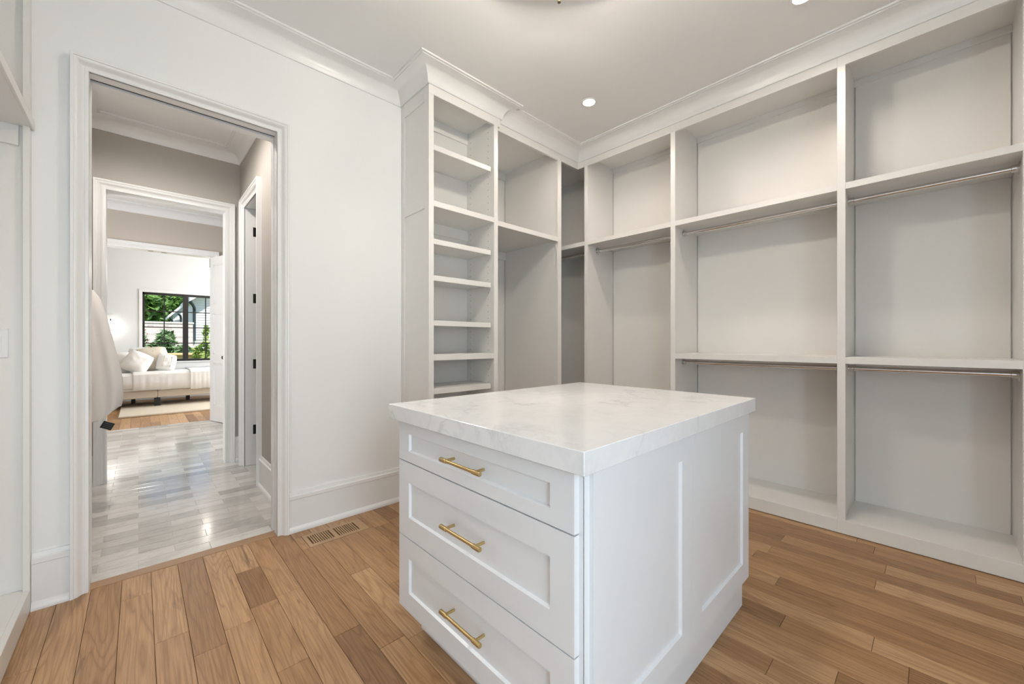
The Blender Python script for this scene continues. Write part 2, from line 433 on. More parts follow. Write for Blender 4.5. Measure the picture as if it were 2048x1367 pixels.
# jambs
boxes('trim_8', [(JL - .02, JL, YW - .006, 2.80, 0, ZD), (JL - .02, JL, 2.835, 2.89, 0, ZD), (JL - .02, JL - .012, 2.80, 2.835, 0, ZD),
                 (JR, JR + .02, YW - .006, 2.80, 0, ZD), (JR, JR + .02, 2.835, 2.89, 0, ZD),
                 (JL - .02, JR + .02, YW - .006, 2.80, ZD, ZD + .02), (JL - .02, JR + .02, 2.828, 2.89, ZD - .004, ZD + .02)], TRIM,
      'white split jamb of the pocket doorway')
boxes('trim_9', [(-.22, -.2, Y2 - .004, Y2 + .144, 0, ZD), (.612, .632, Y2 - .004, Y2 + .144, 0, ZD), (-.22, .632, Y2 - .004, Y2 + .144, ZD, ZD + .02)], TRIM,
      'white jamb lining the second doorway')
boxes('trim_10', [(DL - .02, DL, Y3 - .004, 7.604, 0, ZD), (DR, DR + .02, Y3 - .004, 7.604, 0, ZD), (DL - .02, DR + .02, Y3 - .004, 7.604, ZD, ZD + .02)], TRIM,
      'white jamb lining the bedroom opening')
jb = boxes('trim_11', [(.731, .865, SY0 - .02, SY0, 0, ZD), (.731, .865, SY1, SY1 + .02, 0, ZD), (.731, .865, SY0 - .02, SY1 + .02, ZD, ZD + .02),
                       (.84, .865, SY1 - .012, SY1, 0, ZD)], TRIM, 'white jamb of the side doorway')
for cx in (.117, .262):
    bx('ball_catch', (cx - .028, cx + .028, Y3 + .05, Y3 + .075, ZD - .003, ZD + .002), BRONZE, bpy.data.objects['trim_10'], .001)

bx('track_slot', (JL - .012, JR + .012, 2.801, 2.827, ZD + .008, ZD + .018), DARK, bpy.data.objects['trim_8'])  # dark track strip that also paints in the slot's shade
# pocket door resting inside the right side of the wall
pk = struct(bx('door_1', (JR + .014, JR + .78, 2.807, 2.828, .01, ZD - .02), TRIM, None, .002), 'white pocket door slid back into the wall')
bx('edge_pull', (JR + .0105, JR + .0145, 2.808, 2.827, 1.0, 1.105), BRONZE, pk, .001)

def panel_door(name, label, w, h, hinge, ang, knob=True, kind=None):
    """leaf from the hinge along +x in its own space, thickness along y; three stacked panels"""
    leaf = B(); t = .035; st = .10
    rows = [(.22, .86), (.99, 1.60), (1.73, h - .11)]
    def strip(y):
        # frame pieces as one slab made of boxes
        pass
    leaf.box(0, st, 0, t, 0, h); leaf.box(w - st, w, 0, t, 0, h)
    zs = [0] + [v for r in rows for v in r] + [h]
    for a, b in zip(zs[::2], zs[1::2]): leaf.box(st, w - st, 0, t, a, b)
    o = leaf.build(name, TRIM)
    for a, b in rows:
        p = B(); p.box(st, w - st, .012, t - .012, a, b)
        for s_, y in ((1, .012), (-1, t - .012)):
            for i in range(4):       # applied bead round the field
                q = [(st, st + .018, a, b), (w - st - .018, w - st, a, b), (st, w - st, a, a + .018), (st, w - st, b - .018, b)][i]
                p.box(q[0], q[1], y - (.008 if s_ > 0 else 0), y + (.008 if s_ < 0 else 0), q[2], q[3])
        p.build('panel', TRIM, o)
    if knob:
        for sg, y in ((-1, 0), (1, t)):
            kb = B().lathe((w - .055, y, .95), [(.027, 0), (.027, sg * .006), (.010, sg * .010), (.010, sg * .032), (.022, sg * .038), (.028, sg * .05), (.024, sg * .062), (.010, sg * .068)], 20, 'y')
            kb.build('knob', BLACK, o, smooth=True)
    o.location = hinge; o.rotation_euler = (0, 0, ang)
    return struct(o, label)
panel_door('door_3', 'white three-panel door standing open with black knob', .56, 2.43, (.775, 7.435, .008), math.atan2(-.957, .29))
panel_door('door_2', 'white panelled door of the side room swung open', .62, 2.43, (.872, SY1 - .045, .008), 0.0, knob=False)
for z in (2.239, 1.599, .969, .339):
    hg = B().box(.800, .838, SY1 - .003, SY1 + .001, z - .045, z + .045)
    hg.tube([(.842, SY1 - .006, z - .048), (.842, SY1 - .006, z + .048)], .007, 12)
    hg.build('hinge', BLACK, jb, .0008)

# ------------------------------------------------------------------ windows
def window(name, x0, x1, z0, z1, y, label, sash, depth=.06):
    fr = B().box(x0, x1, y, y + depth, z0, z0 + .045).box(x0, x1, y, y + depth, z1 - .045, z1).box(x0, x0 + .035, y, y + depth, z0, z1).box(x1 - .035, x1, y, y + depth, z0, z1)
    xm = (x0 + x1) / 2
    fr.box(xm - .045, xm + .045, y - .006, y + depth, z0, z1)
    o = struct(fr.build(name, BLACK, None, .002), label)
    for a, b in ((x0 + .035, xm - .045), (xm + .045, x1 - .035)):
        g = B().box(a, b, y + .028, y + .032, z0 + .045, z1 - .045).build('pane', GLASS, o)
        mu = B().box((a + b) / 2 - .009, (a + b) / 2 + .009, y + .012, y + .05, z0 + .045, z1 - .045)
        for k in range(1, sash):
            z = z0 + .045 + (z1 - z0 - .09) * k / sash
            mu.box(a, b, y + .013, y + .049, z - .009, z + .009)
        mu.build('muntin', BLACK, o)
    return o
w1 = window('window_1', WX0, WX1, WZ0, WZ1, Y4 + .03, 'black-framed bedroom window with divided panes', 4)
boxes('trim_12', [(WX0 - .02, WX0, Y4 - .002, Y4 + .15, WZ0 - .02, WZ1 + .02), (WX1, WX1 + .02, Y4 - .002, Y4 + .15, WZ0 - .02, WZ1 + .02), (WX0 - .02, WX1 + .02, Y4 - .002, Y4 + .15, WZ1, WZ1 + .02),
                  (WX0 - .06, WX1 + .06, Y4 - .03, Y4 + .15, WZ0 - .022, WZ0), (WX0 - .05, WX1 + .05, Y4 - .014, Y4, WZ1 + .004, WZ1 + .05), (WX0 - .05, WX0 - .004, Y4 - .014, Y4, WZ0, WZ1 + .004), (WX1 + .004, WX1 + .05, Y4 - .014, Y4, WZ0, WZ1 + .004)], TRIM,
      'white casing and sill of the bedroom window')
window('added_glazed_door', -.55, .35, .08, 2.12, -1.44, 'made-up glazed black-framed door behind the viewpoint', 5)  # added out of view to go with the cool fill light

# ------------------------------------------------------------------ right-hand built-ins
ST = [(2.284, 2.323), (1.427, 1.465), (.369, .409), (-.34, -.30)]          # stiles A..D (y)
BK = 3.60
SH1, SH2 = (2.116, 2.155), (1.046, 1.088)
FT = .02
def right_unit(label, y0, y1, stile, lower, end_stile=None):
    """bay between y0 (near) and y1 (far); the far stile and divider belong to it"""
    u = thing('closet_unit', label, 'closet unit', (XF, (y0 + y1) / 2, 0), 'open closet units on the right-hand wall')
    bx('back_panel', (BK, BK + .009, y0, y1, .0, 2.99), CAB, u)
    def side(s):
        bx('stile', (XF, XF + FT, s[0], s[1], .088, 2.877), CAB, u, .0012)
        bx('divider', (XF + FT, BK, s[0] + .006, s[1] - .006, .088, 2.99), CAB, u)
    side(stile)
    if end_stile: side(end_stile)
    fy1 = stile[1]; fy0 = end_stile[0] if end_stile else y0
    bx('top_rail', (XF, XF + FT, fy0, fy1, 2.877, 3.04), CAB, u, .0012)
    bx('base_rail', (XF, XF + FT, fy0, fy1, .004, .088), CAB, u, .0012)
    d0, d1 = (end_stile[1] - .006 if end_stile else y0), stile[0] + .006
    bx('bottom_deck', (XF + FT, BK, d0, d1, .066, .0875), CAB, u)
    bx('top_panel', (XF + FT, BK, d0, d1, 2.976, 2.992), CAB, u)
    bx('cleat', (BK - .007, BK, d0, d1, 2.933, 2.976), CAB, u, .001)
    bx('upper_shelf', (XF + .0015, BK, d0, d1, *SH1), CAB, u, .0012)
    if lower: bx('lower_shelf', (XF + .0015, BK, d0, d1, *SH2), CAB, u, .0012)
    return u
right_unit('tall single-hang closet unit beside the dark corner gap', ST[1][1], ST[0][0], ST[0], False)
right_unit('double-hang closet unit behind the island, middle of the right wall', ST[2][1], ST[1][0], ST[1], True)
right_unit('double-hang closet unit nearest the viewer on the right wall', ST[3][1], ST[2][0], ST[2], True, ST[3])
# corner bay: the right-hand run carries on past the last stile into the corner
u = thing('corner_closet_unit', 'shadowed corner closet bay seen through the narrow gap', 'closet unit', (XF, 2.75, 0))
bx('back_panel', (BK, BK + .009, ST[0][1], 3.15, 0, 2.99), CAB, u)
bx('side_panel', (2.912, BK, 3.14, 3.155, 0, 2.99), CAB, u)
B().box(XF + FT, BK, ST[0][1], 3.14, 2.976, 2.992).box(2.912, XF + FT, YH + .02, 3.14, 2.976, 2.992).build('top_panel', CAB, u)
bx('bottom_deck', (2.912, BK, ST[0][1] + .1, 3.14, .066, .0875), CAB, u)
bx('base_rail', (XF, XF + FT, ST[0][1], YH + .02, .004, .088), CAB, u, .0012)
bx('top_rail', (XF, XF + FT, ST[0][1], YH + .02, 2.8775, 3.04), CAB, u, .0012)
bx('upper_shelf', (XF + .0015, BK, ST[0][1] - .0055, 3.14, *SH1), CAB, u, .0012)

def rod(label, p0, p1, group='chrome closet rods'):
    """rod along y or x with a round socket at each end"""
    p0, p1 = Vector(p0), Vector(p1); d = (p1 - p0).normalized()
    r = thing('clothes_rod', label, 'closet rod', p0, group)
    B().tube([p0 + d * .004, p1 - d * .004], .0155, 24).build('tube', CHROME, r, smooth=True)
    for p, s in ((p0, 1), (p1, -1)):
        q = [p + d * s * t for t in (0, .003, .0045, .0055, .028, .030)]
        B().tube(q, 1, 28, radii=[.034, .034, .032, .0205, .0200, .0165]).build('socket', CHROME, r, smooth=True)
    return r
RX = 3.318
g6 = .0062
rod('chrome rod under the upper shelf of the single-hang bay', (RX, ST[1][1] - g6, 2.081), (RX, ST[0][0] + g6, 2.081))
rod('upper chrome rod in the middle bay behind the island', (RX, ST[2][1] - g6, 2.081), (RX, ST[1][0] + g6, 2.081))
rod('lower chrome rod in the middle bay behind the island', (RX, ST[2][1] - g6, 1.011), (RX, ST[1][0] + g6, 1.011))
rod('upper chrome rod in the nearest bay at the right edge', (RX, ST[3][1] - g6, 2.081), (RX, ST[2][0] + g6, 2.081))
rod('lower chrome rod in the nearest bay at the right edge', (RX, ST[3][1] - g6, 1.011), (RX, ST[2][0] + g6, 1.011))
rod('shaded rod under the shelf in the corner bay', (RX, ST[0][1] - g6, 2.081), (RX, 3.139, 2.081))

# ------------------------------------------------------------------ hanging bay on the door wall
u = thing('hanging_closet_unit', 'deep full-height hanging bay between the shelf tower and corner', 'closet unit', (2.5, YH, 0))
HB = 3.15
bx('side_panel', (2.062, 2.08, YH + .02, HB, 0, 2.99), CAB, u)
bx('side_panel', (2.852, 2.893, YH + .02, HB - .012, .0, 2.99), CAB, u)
bx('back_panel', (2.08, 2.911, HB, HB + .008, 0, 2.99), CAB, u)
bx('stile', (2.843, 2.893, YH, YH + .02, .088, 2.877), CAB, u, .0012)
bx('stile', (2.06, 2.098, YH, YH + .02, .088, 2.877), CAB, u, .0012)
bx('top_rail', (2.06, XF, YH, YH + .0195, 2.877, 3.04), CAB, u, .0012)
bx('base_rail', (2.06, XF, YH, YH + .02, .004, .088), CAB, u, .0012)
bx('top_panel', (2.08, 2.852, YH + .02, HB, 2.976, 2.992), CAB, u)
bx('bottom_deck', (2.08, 2.852, YH + .02, HB, .066, .0875), CAB, u)
bx('shelf_nosing', (2.098, 2.843, YH + .001, YH + .02, 2.115, 2.155), CAB, u, .0012)
bx('upper_shelf', (2.08, 2.852, YH + .02, HB, 2.133, 2.154), CAB, u)
bx('cleat', (2.08, 2.852, HB - .02, HB, 2.05, 2.133), CAB, u, .001)
bx('cleat', (2.08, 2.852, HB - .02, HB, 2.895, 2.976), CAB, u, .001)

# ------------------------------------------------------------------ shoe shelf tower
TX0, TX1 = 1.434, 2.058
tw = thing('shelf_tower', 'tall open shelf tower with adjustable shelves and panelled side', 'shelf tower', ((TX0 + TX1) / 2, YT, 0))
s0, s1 = (TX0, 1.474), (2.018, TX1)
for s in (s0, s1): bx('stile', (*s, YT, YT + .02, .088, 2.875), CAB, tw, .0012)
bx('top_rail', (TX0, TX1 + .025, YT, YT + .02, 2.875, 3.04), CAB, tw, .0012)
bx('base_rail', (TX0, TX1, YT, YT + .02, .004, .088), CAB, tw, .0012)
TB = 2.706
bx('back_panel', (TX0 + .02, 2.04, TB, TB + .008, .0, 2.99), CAB, tw)
bx('side_panel', (2.021, 2.058, YT + .02, TB, .0, 2.99), CAB, tw)
bx('side_panel', (1.452, 1.471, YT + .02, TB, .0, 2.99), CAB, tw)
sp = B().box(1.441, 1.452, YT + .02, YW - .001, 0, 3.04)                     # outer panelled side
sp.build('panelled_side', CAB, tw)
for d in ((YT + .02, YT + .058, .0, 3.04), (2.69, YW - .001, .0, 3.04)): bx('side_stile', (TX0, 1.4415, *d), CAB, tw, .0015)
for z0, z1 in ((0, .26), (2.102, 2.175), (2.84, 3.04)): bx('side_rail', (TX0, 1.4415, YT + .058, 2.69, z0, z1), CAB, tw, .0015)
bx('top_panel', (1.471, 2.021, YT + .02, TB, 2.925, 2.945), CAB, tw)
bx('bottom_deck', (1.471, 2.021, YT + .02, TB, .066, .0875), CAB, tw)
for z0, z1 in ((2.113, 2.152), (1.052, 1.094)):
    bx('fixed_shelf', (s0[1], s1[0], YT + .0005, TB, z0, z1), CAB, tw, .0012)
for z0, z1 in ((2.511, 2.548), (1.859, 1.896), (1.605, 1.643), (1.293, 1.330), (.817, .855), (.55, .587), (.32, .357)):
    sh = bx('adjustable_shelf', (1.474, 2.0035, YT + .0215, YT + .0405, z0, z1), CAB, tw, .0012)
    bx('shelf_board', (1.4725, 2.0185, YT + .0405, TB - .003, z1 - .02, z1), CAB, sh)
bx('cleat', (1.471, 2.021, TB - .014, TB, 2.84, 2.925), CAB, tw, .001)
bx('cleat', (1.471, 2.021, TB - .014, TB, 2.03, 2.113), CAB, tw, .001)
pins = B()
for ya in (YT + .075, TB - .05):
    for zz in [.15 + .0508 * k for k in range(54)]:
        if not (1.04 < zz < 1.1 or 2.1 < zz < 2.16):
            pins.lathe((2.0209, ya, zz), [(.0032, -.0002), (.0032, .0)], 8, 'x')
pins.build('shelf_pin_holes', mat('shadowed pin hole', (.18, .15, .12), .8), tw)['kind'] = 'stuff'

# ------------------------------------------------------------------ left-hand built-in
def left_unit(label, y0, y1, end_wall):
    u = thing('closet_unit', label, 'closet unit', (XL, (y0 + y1) / 2, 0))
    bx('back_panel', (-.809, -.80, y0, y1, 0, 2.99), CAB, u)
    bx('stile', (XL - FT, XL, y1 - .042, y1, .1, 2.877), CAB, u, .0012)
    bx('end_panel', (-.80, XL - FT, y1 - .018, y1, .1, 2.99), CAB, u)
    bx('top_rail', (XL - FT, XL, y0, y1, 2.877, 3.04), CAB, u, .0012)
    bx('base_rail', (XL - FT, XL, y0, y1, .004, .1), CAB, u, .0012)
    e1 = y1 - .018
    bx('bottom_deck', (-.80, XL - FT, y0, e1, .078, .0995), CAB, u)
    bx('top_panel', (-.80, XL - FT, y0, e1, 2.976, 2.992), CAB, u)
    bx('upper_shelf', (-.80, XL + .0005, y0, e1, *SH1), CAB, u, .0012)
    if end_wall:
        bx('shelf_nosing', (XL + .0005, XL + .010, y0, y1 - .004, *SH1), CAB, u, .0012)
        bx('cleat', (-.80, XL - FT - .012, e1 - .012, e1, 2.03, SH1[0]), CAB, u, .001)
    return u
left_unit('open closet unit at the left edge, light switch inside', 1.45, YW - .0005, True)
sp_ = thing('light_switch', 'white wall switch plate inside the left-hand unit', 'light switch', (-.443, YW - .0185, 1.115))
bx('cover_plate', (-.479, -.4075, YW - .0245, YW - .0186, 1.113, 1.237), PLATE, sp_, .002)
bx('rocker', (-.460, -.4265, YW - .0275, YW - .0245, 1.142, 1.208), PLATE, sp_, .001)

# ------------------------------------------------------------------ island
SX0, SX1, SY0_, SY1_ = .737, 2.004, .544, 1.511
XD, YS = .762, .566                                          # drawer faces, panelled side
isl = thing('island_cabinet', 'white drawer island with brass pulls and framed side panels', 'island', (1.37, 1.03, 0))
bx('carcass', (.783, 1.972, .580, 1.474, .133, .872), ISL, isl)
bx('toe_kick', (.85, 1.971, .588, 1.45, 0, .133), ISL, isl, .001)
bx('corner_post', (.781, .804, .5785, .5800, .133, .872), ISL, isl)
bx('face_frame', (.7805, .783, .5785, 1.4745, .133, .872), ISL, isl)
for z0, z1, rt, rb, pz in ((.715, .862, .040, .041, .793), (.4185, .7105, .077, .080, .572), (.1325, .4145, .075, .072, .291)):
    d = B().shaker('x', XD, .592, 1.471, z0, z1, .0185, .077, rt, rb).build('drawer', ISL, isl)
    yc, L, px = 1.013, .104, XD - .036
    pl = B().tube([(px, yc - L, pz), (px, yc + L, pz)], .0055, 20)
    for s in (-1, 1):
        pl.tube([(px, yc + s * (L + .001), pz), (px, yc + s * (L - .0005), pz), (px, yc + s * (L - .034), pz), (px, yc + s * (L - .0345), pz)], 1, 20, radii=[.0065, .0076, .0076, .0055])
        pl.tube([(px, yc + s * (L - .026), pz), (XD + .001, yc + s * (L - .026), pz)], .0048, 16)
    pl.build('pull', BRASS, d, smooth=True)
def pan(x0, x1, sl, sr):
    b = B(); q0, q1 = x0, x1; f, d, bk = YS, YS + .009, YS + .0148
    i0, i1, k0, k1, e = x0 + sl, x1 - sr, .133 + .083, .872 - .083, .0045
    def ring(a, a0, a1, b0, b1): return [b.bm.verts.new((q, a, z)) for q, z in ((a0, b0), (a1, b0), (a1, b1), (a0, b1))]
    R = [ring(bk, q0, q1, .133, .872), ring(f, q0, q1, .133, .872), ring(f, i0, i1, k0, k1), ring(d, i0 + e, i1 - e, k0 + e, k1 - e)]
    for r0, r1 in zip(R, R[1:]):
        for k in range(4): b.bm.faces.new((r0[k], r0[(k + 1) % 4], r1[(k + 1) % 4], r1[k]))
    b.bm.faces.new(R[0]); b.bm.faces.new(R[-1])
    b.build('side_panel', ISL, isl)
def on_side(px_):                                            # x on the island's side plane for a column of the photograph
    a_ = (px_ - 1024) / FPX
    return YS * (math.cos(ANG) + a_ * math.sin(ANG)) / (math.sin(ANG) - a_ * math.cos(ANG))
xa, xb, xs, xc, xe = [on_side(v) for v in (1213, 1364.5, 1386, 1404, 1486)]
pan(.804, xs - .0006, xa - .804, xs - xb)
pan(xs + .0006, 1.984, xc - xs, 1.984 - xe)
bx('end_panel', (1.972, 1.984, .5808, 1.474, .133, .872), ISL, isl)
bx('rear_panel', (.783, 1.984, 1.474, 1.486, .133, .872), ISL, isl)
ct = tag(bx('countertop', (SX0, SX1, SY0_, SY1_, .8722, .93), QUARTZ, None, .0018), 'white veined quartz countertop on the island', 'countertop')

# ------------------------------------------------------------------ floor register
vr = thing('floor_register', 'flush oak floor register beside the baseboard', 'floor vent', ((VX0 + VX1) / 2, (VY0 + VY1) / 2, 0))
VENT = mat('oak register', (.45, .285, .155), .4, bump=(90, .1))
fr = B().box(VX0 + .001, VX1 - .001, VY0 + .001, VY0 + .034, -.019, .0005).box(VX0 + .001, VX1 - .001, VY1 - .026, VY1 - .001, -.019, .0005)
for a, b in ((VX0 + .001, .740), (.866, .891), (1.018, VX1 - .001)): fr.box(a, b, VY0 + .034, VY1 - .026, -.019, .0005)
fr.build('frame', VENT, vr)
for a, b in ((.740, .866), (.891, 1.018)):
    n = 10
    for k in range(1, n):
        xm = a + (b - a) * k / n
        bx('louver', (xm - .0035, xm + .0035, VY0 + .034, VY1 - .026, -.017, 0), VENT, vr)
bx('duct_shade', (.74, 1.018, VY0 + .034, VY1 - .026, -.0198, -.0185), DARK, vr)  # flat dark sheet painted as the shade below the louvers

# ------------------------------------------------------------------ lamps
def can(label, x_, y_, energy, z=ZC, col=(1, .88, .78)):
    c = thing('recessed_light', label, 'downlight', (x_, y_, z), 'recessed ceiling lights')
    B().lathe((x_, y_, z), [(.062, 0), (.064, -.003), (.060, -.005), (.046, -.004), (.046, 0)], 32).build('trim_ring', TRIM, c, smooth=True)
    B().lathe((x_, y_, z), [(.045, -.001), (.045, -.0028)], 32).build('lens', LENS, c)
    light('downlight', 'SPOT', (0, 0, -.012), energy, col, parent=c, spot_size=math.radians(164), spot_blend=.55, shadow_soft_size=.05)
can('lit recessed light near the crown in the closet corner', 2.555, 1.84, CAN_W)
can('lit recessed light at the top edge above the right bays', 2.615, .485, CAN_W)
can('lit recessed light above the drawer side of the island', .22, 1.15, 15)
can('lit recessed light above the left-hand built-in', .22, .05, 13)
can('added unseen recessed light in the tiled passage ceiling', .05, 3.6, 74, col=(1, .95, .89))  # made-up lamp, placed to brighten the passage walls
can('added unseen recessed light in the bathroom ceiling', .2, 6.1, 30)  # made-up lamp, added to brighten the bathroom

fx, fy = 1.36, 1.14
ch = thing('ceiling_fixture', 'semi-flush ceiling light above the island, bronze finial showing', 'ceiling light', (fx, fy, ZC))
B().lathe((fx, fy, 0), [(.07, ZC), (.07, ZC - .014), (.03, ZC - .022), (.009, ZC - .026), (.009, 2.87)], 28).build('canopy', BRONZE, ch, smooth=True)
B().lathe((fx, fy, 0), [(.010, 2.952), (.205, 2.941), (.210, 2.935), (.205, 2.937), (.010, 2.946)], 40).build('reflector_pan', TRIM, ch, smooth=True)
B().lathe((fx, fy, 0), [(.009, 2.87), (.022, 2.866), (.022, 2.846), (.0075, 2.840), (.0075, 2.688)], 24).build('stem', BRONZE, ch, smooth=True)
for k in range(4):
    t = PI / 4 + k * PI / 2; c_, s_ = math.cos(t), math.sin(t); R_ = .075
    B().tube([(fx + c_ * r, fy + s_ * r, z) for r, z in ((.015, 2.856), (.04, 2.846), (.06, 2.846), (R_, 2.852))], .005, 10).build('arm', BRONZE, ch, smooth=True)
    B().lathe((fx + c_ * R_, fy + s_ * R_, 0), [(.014, 2.850), (.014, 2.857), (.009, 2.859), (.009, 2.864)], 16).build('candle_cup', BRONZE, ch, smooth=True)
    B().lathe((fx + c_ * R_, fy + s_ * R_, 0), [(.006, 2.864), (.014, 2.877), (.016, 2.89), (.011, 2.91), (.003, 2.924)], 16).build('bulb', BULB, ch, smooth=True)
    light('bulb_light', 'POINT', (c_ * R_, s_ * R_, 2.885 - ZC), BULB_W, (1, .925, .80), parent=ch, shadow_soft_size=.018)

# ------------------------------------------------------------------ towel in the passage
def towel():
    lev = [(1.535, -.225, .018), (1.515, -.215, .024), (1.47, -.192, .032), (1.42, -.178, .04), (1.367, -.165, .047), (1.29, -.150, .052), (1.22, -.137, .056), (1.14, -.122, .06),
           (1.07, -.108, .063), (.99, -.094, .066), (.912, -.084, .068), (.86, -.080, .07), (.807, -.079, .07), (.76, -.083, .07), (.725, -.09, .068)]
    b = B(); rings = []; n = 56; xl = -.335; yc = 3.95
    for i, (z, xr, ty) in enumerate(lev):
        ring = []; cx, hx = (xl + xr) / 2, (xr - xl) / 2
        q = i / (len(lev) - 1)
        for k in range(n):
            t = 2 * PI * k / n; c, s = math.cos(t), math.sin(t)
            ex = math.copysign(abs(c) ** .8, c); ey = math.copysign(abs(s) ** .7, s)
            f = 1 + .22 * q * math.sin(5 * ex * 1.7 + 1.1 + (1.2 if s < 0 else 0)) 
            X = cx + hx * ex; Y = yc + ty * ey * f
            Z = z - (.155 * q ** 3) * (1 - (ex + 1) / 2) * 1.0 - .012 * q * math.sin(6 * ex)
            ring.append(b.bm.verts.new((X, Y, Z)))
        rings.append(ring)
    for r0, r1 in zip(rings, rings[1:]):
        for k in range(n): b.bm.faces.new((r0[k], r0[(k + 1) % n], r1[(k + 1) % n], r1[k]))
    b.bm.faces.new(rings[0]); b.bm.faces.new(rings[-1][::-1])
    t = thing('bath_towel', 'white bath towel with black tag hanging in the passage', 'towel', (-.3, yc, .57))
    o = b.build('cloth', TERRY, t, smooth=True)
    # hem band across the lower part
    tg = B().box(-.030, .030, -.003, .003, -.024, .024)
    g = tg.build('tag', BLACK, t); g.location = Vector((-.158, yc - .066, .607)) - Vector(t.location); g.rotation_euler = (0, math.radians(27), math.radians(-6))
    st = B()
    for k in (-1, 0, 1): st.box(-.022, .022, -.0036, -.003, k * .012 - .0015, k * .012 + .0015)
    s2 = st.build('tag_print', mat('tag print', (.10, .10, .11), .6)); s2.parent = g
    return t
towel()
hk = thing('towel_hook', 'chrome wall hook holding the towel', 'hook', (-.36, 3.95, 1.52))
B().lathe((-.36, 3.95, 1.55), [(.022, 0), (.022, .008), (.008, .010), (.008, .03)], 16, 'x').build('rose', CHROME, hk, smooth=True)
B().tube([(-.34, 3.95, 1.55), (-.31, 3.95, 1.54), (-.285, 3.95, 1.55), (-.28, 3.95, 1.575)], .006, 10).build('prong', CHROME, hk, smooth=True)

# ------------------------------------------------------------------ bedroom furniture
rug = tag(bx('rug', (-.235, 2.2, 8.56, 10.2, 0.0, .03), RUGM, None, .008), 'cream wool rug in front of and under the bed', 'rug')
bed = thing('bed', 'upholstered bed with white duvet under the window', 'bed', (.7, 10.2, .03))
for k, (x0, x1) in enumerate(((-.62, .2425), (.2445, 1.6))): bx('base_section', (x0, x1, 9.60, 10.75, .178, .315), BEIGE, bed, .012)
for cx, cy, s in ((.243, 9.665, .042), (-.08, 10.55, .03), (.72, 10.35, .03), (-.5, 9.7, .03), (1.5, 9.7, .03)):
    bx('leg', (cx - s, cx + s, cy - s, cy + s, .03 if cy < 10.2 else .0, .18), BLACK, bed, .002)
bx('mattress', (-.60, 1.58, 9.585, 10.75, .315, .60), LINEN, bed, .03)
bx('headboard', (-.70, -.625, 9.58, 10.77, .03, 1.15), BEIGE, bed, .02)
def drape(name, x0, x1, y0, y1, ztop, zb, m, amp, seed):
    """cloth lying on the mattress and hanging down the near side"""
    b = B(); rnd = random.Random(seed); nx = 70
    prof = [(y1, ztop), (y0 + .10, ztop + .012), (y0 + .04, ztop + .006), (y0 - .006, ztop - .03), (y0 - .014, ztop - .09), (y0 - .016, (ztop + zb) / 2), (y0 - .018, zb)]
    rows = []
    for i in range(nx + 1):
        q = i / nx; xx = x0 + (x1 - x0) * q
        nz = noise.noise((xx * 5, seed, 0)); n2 = noise.noise((xx * 17, seed, 3))
        col = []
        for j, (yy, zz) in enumerate(prof):
            h = max(0, j - 2) / 4
            col.append(b.bm.verts.new((xx, yy - h * amp * (n2 + .6), zz + (.012 * nz if j < 3 else 0) - h * .02 * nz)))
        rows.append(col)
    for r0, r1 in zip(rows, rows[1:]):
        for k in range(len(prof) - 1): b.bm.faces.new((r0[k], r1[k], r1[k + 1], r0[k + 1]))
    o = b.build(name, m, bed, smooth=True)
    md = o.modifiers.new('thickness', 'SOLIDIFY'); md.thickness = .012; md.offset = 1
    return o
drape('duvet', -.085, 1.6, 9.585, 10.74, .625, .325, LINEN, .016, 2)
drape('sheet', -.60, -.05, 9.585, 10.74, .606, .36, LINEN, .004, 5)
drape('throw_blanket', .70, 1.45, 9.57, 10.74, .645, .30, CREAM if False else LINEN, .02, 9)
def pillow(label, c, wx, wz, th, m, ry=0.0, rx=-.3, band=None):
    b = B(); n = 18; g = {}
    for s in (1, -1):
        for i in range(n + 1):
            for j in range(n + 1):
                u, v = i / n * 2 - 1, j / n * 2 - 1
                k = (1 - abs(u) ** 3) * (1 - abs(v) ** 3)
                h = th / 2 * max(k, 0) ** .55 * (1 + .10 * noise.noise((u * 3 + c[0] * 9, v * 3, s)))
                pin = 1 - .10 * (1 - u * u) * 0 - .03 * (abs(u) * (1 - abs(v)) + abs(v) * (1 - abs(u))) - .13 * (u * u * v * v)
                edge = i in (0, n) or j in (0, n)
                key = (i, j, 0 if edge else s)
                if key not in g: g[key] = b.bm.verts.new((u * wx / 2 * pin, -s * (0 if edge else h), v * wz / 2 * pin))
        for i in range(n):
            for j in range(n):
                f = [g.get((a, d, s)) or g[(a, d, 0)] for a, d in ((i, j), (i + 1, j), (i + 1, j + 1), (i, j + 1))]
                b.bm.faces.new(f)
    o = b.build('pillow', m, smooth=True)
    o.location = c; o.rotation_euler = (rx, ry, 0)
    tag(o, label, 'pillow', 'pillows on the bed')
    if band:
        q = B()
        for sx in band: q.box(sx - .004, sx + .004, -th / 2 * .97, -th / 2 * .80, -wz * .30, wz * .30)
        k_ = q.build('piping', BEIGE); k_.parent = o
    return o
pillow('round white pillow at the head end, nearest the towel', (-.02, 9.80, .815), .38, .40, .21, LINEN, .5, -.35)
pillow('tall cream pillow in the middle of the row', (.185, 10.02, .865), .46, .46, .22, CREAM, -.12, -.22, (0.02,))
pillow('small white pillow with beige piping, right of the row', (.375, 9.86, .80), .29, .33, .17, LINEN, .2, -.3, (-.05, .06))
pillow('white pillow standing behind the tall cream one', (.07, 10.22, .86), .46, .46, .16, LINEN, .0, -.15)
pillow('white pillow mostly hidden by the towel', (-.30, 9.95, .80), .42, .42, .16, LINEN, -.1, -.3)
sc = thing('wall_sconce', 'lit white wall sconce left of the bedroom window', 'wall lamp', (-.40, Y4, 1.33))
bx('back_plate', (-.47, -.375, Y4 - .02, Y4, 1.55, 1.715), TRIM, sc, .003)
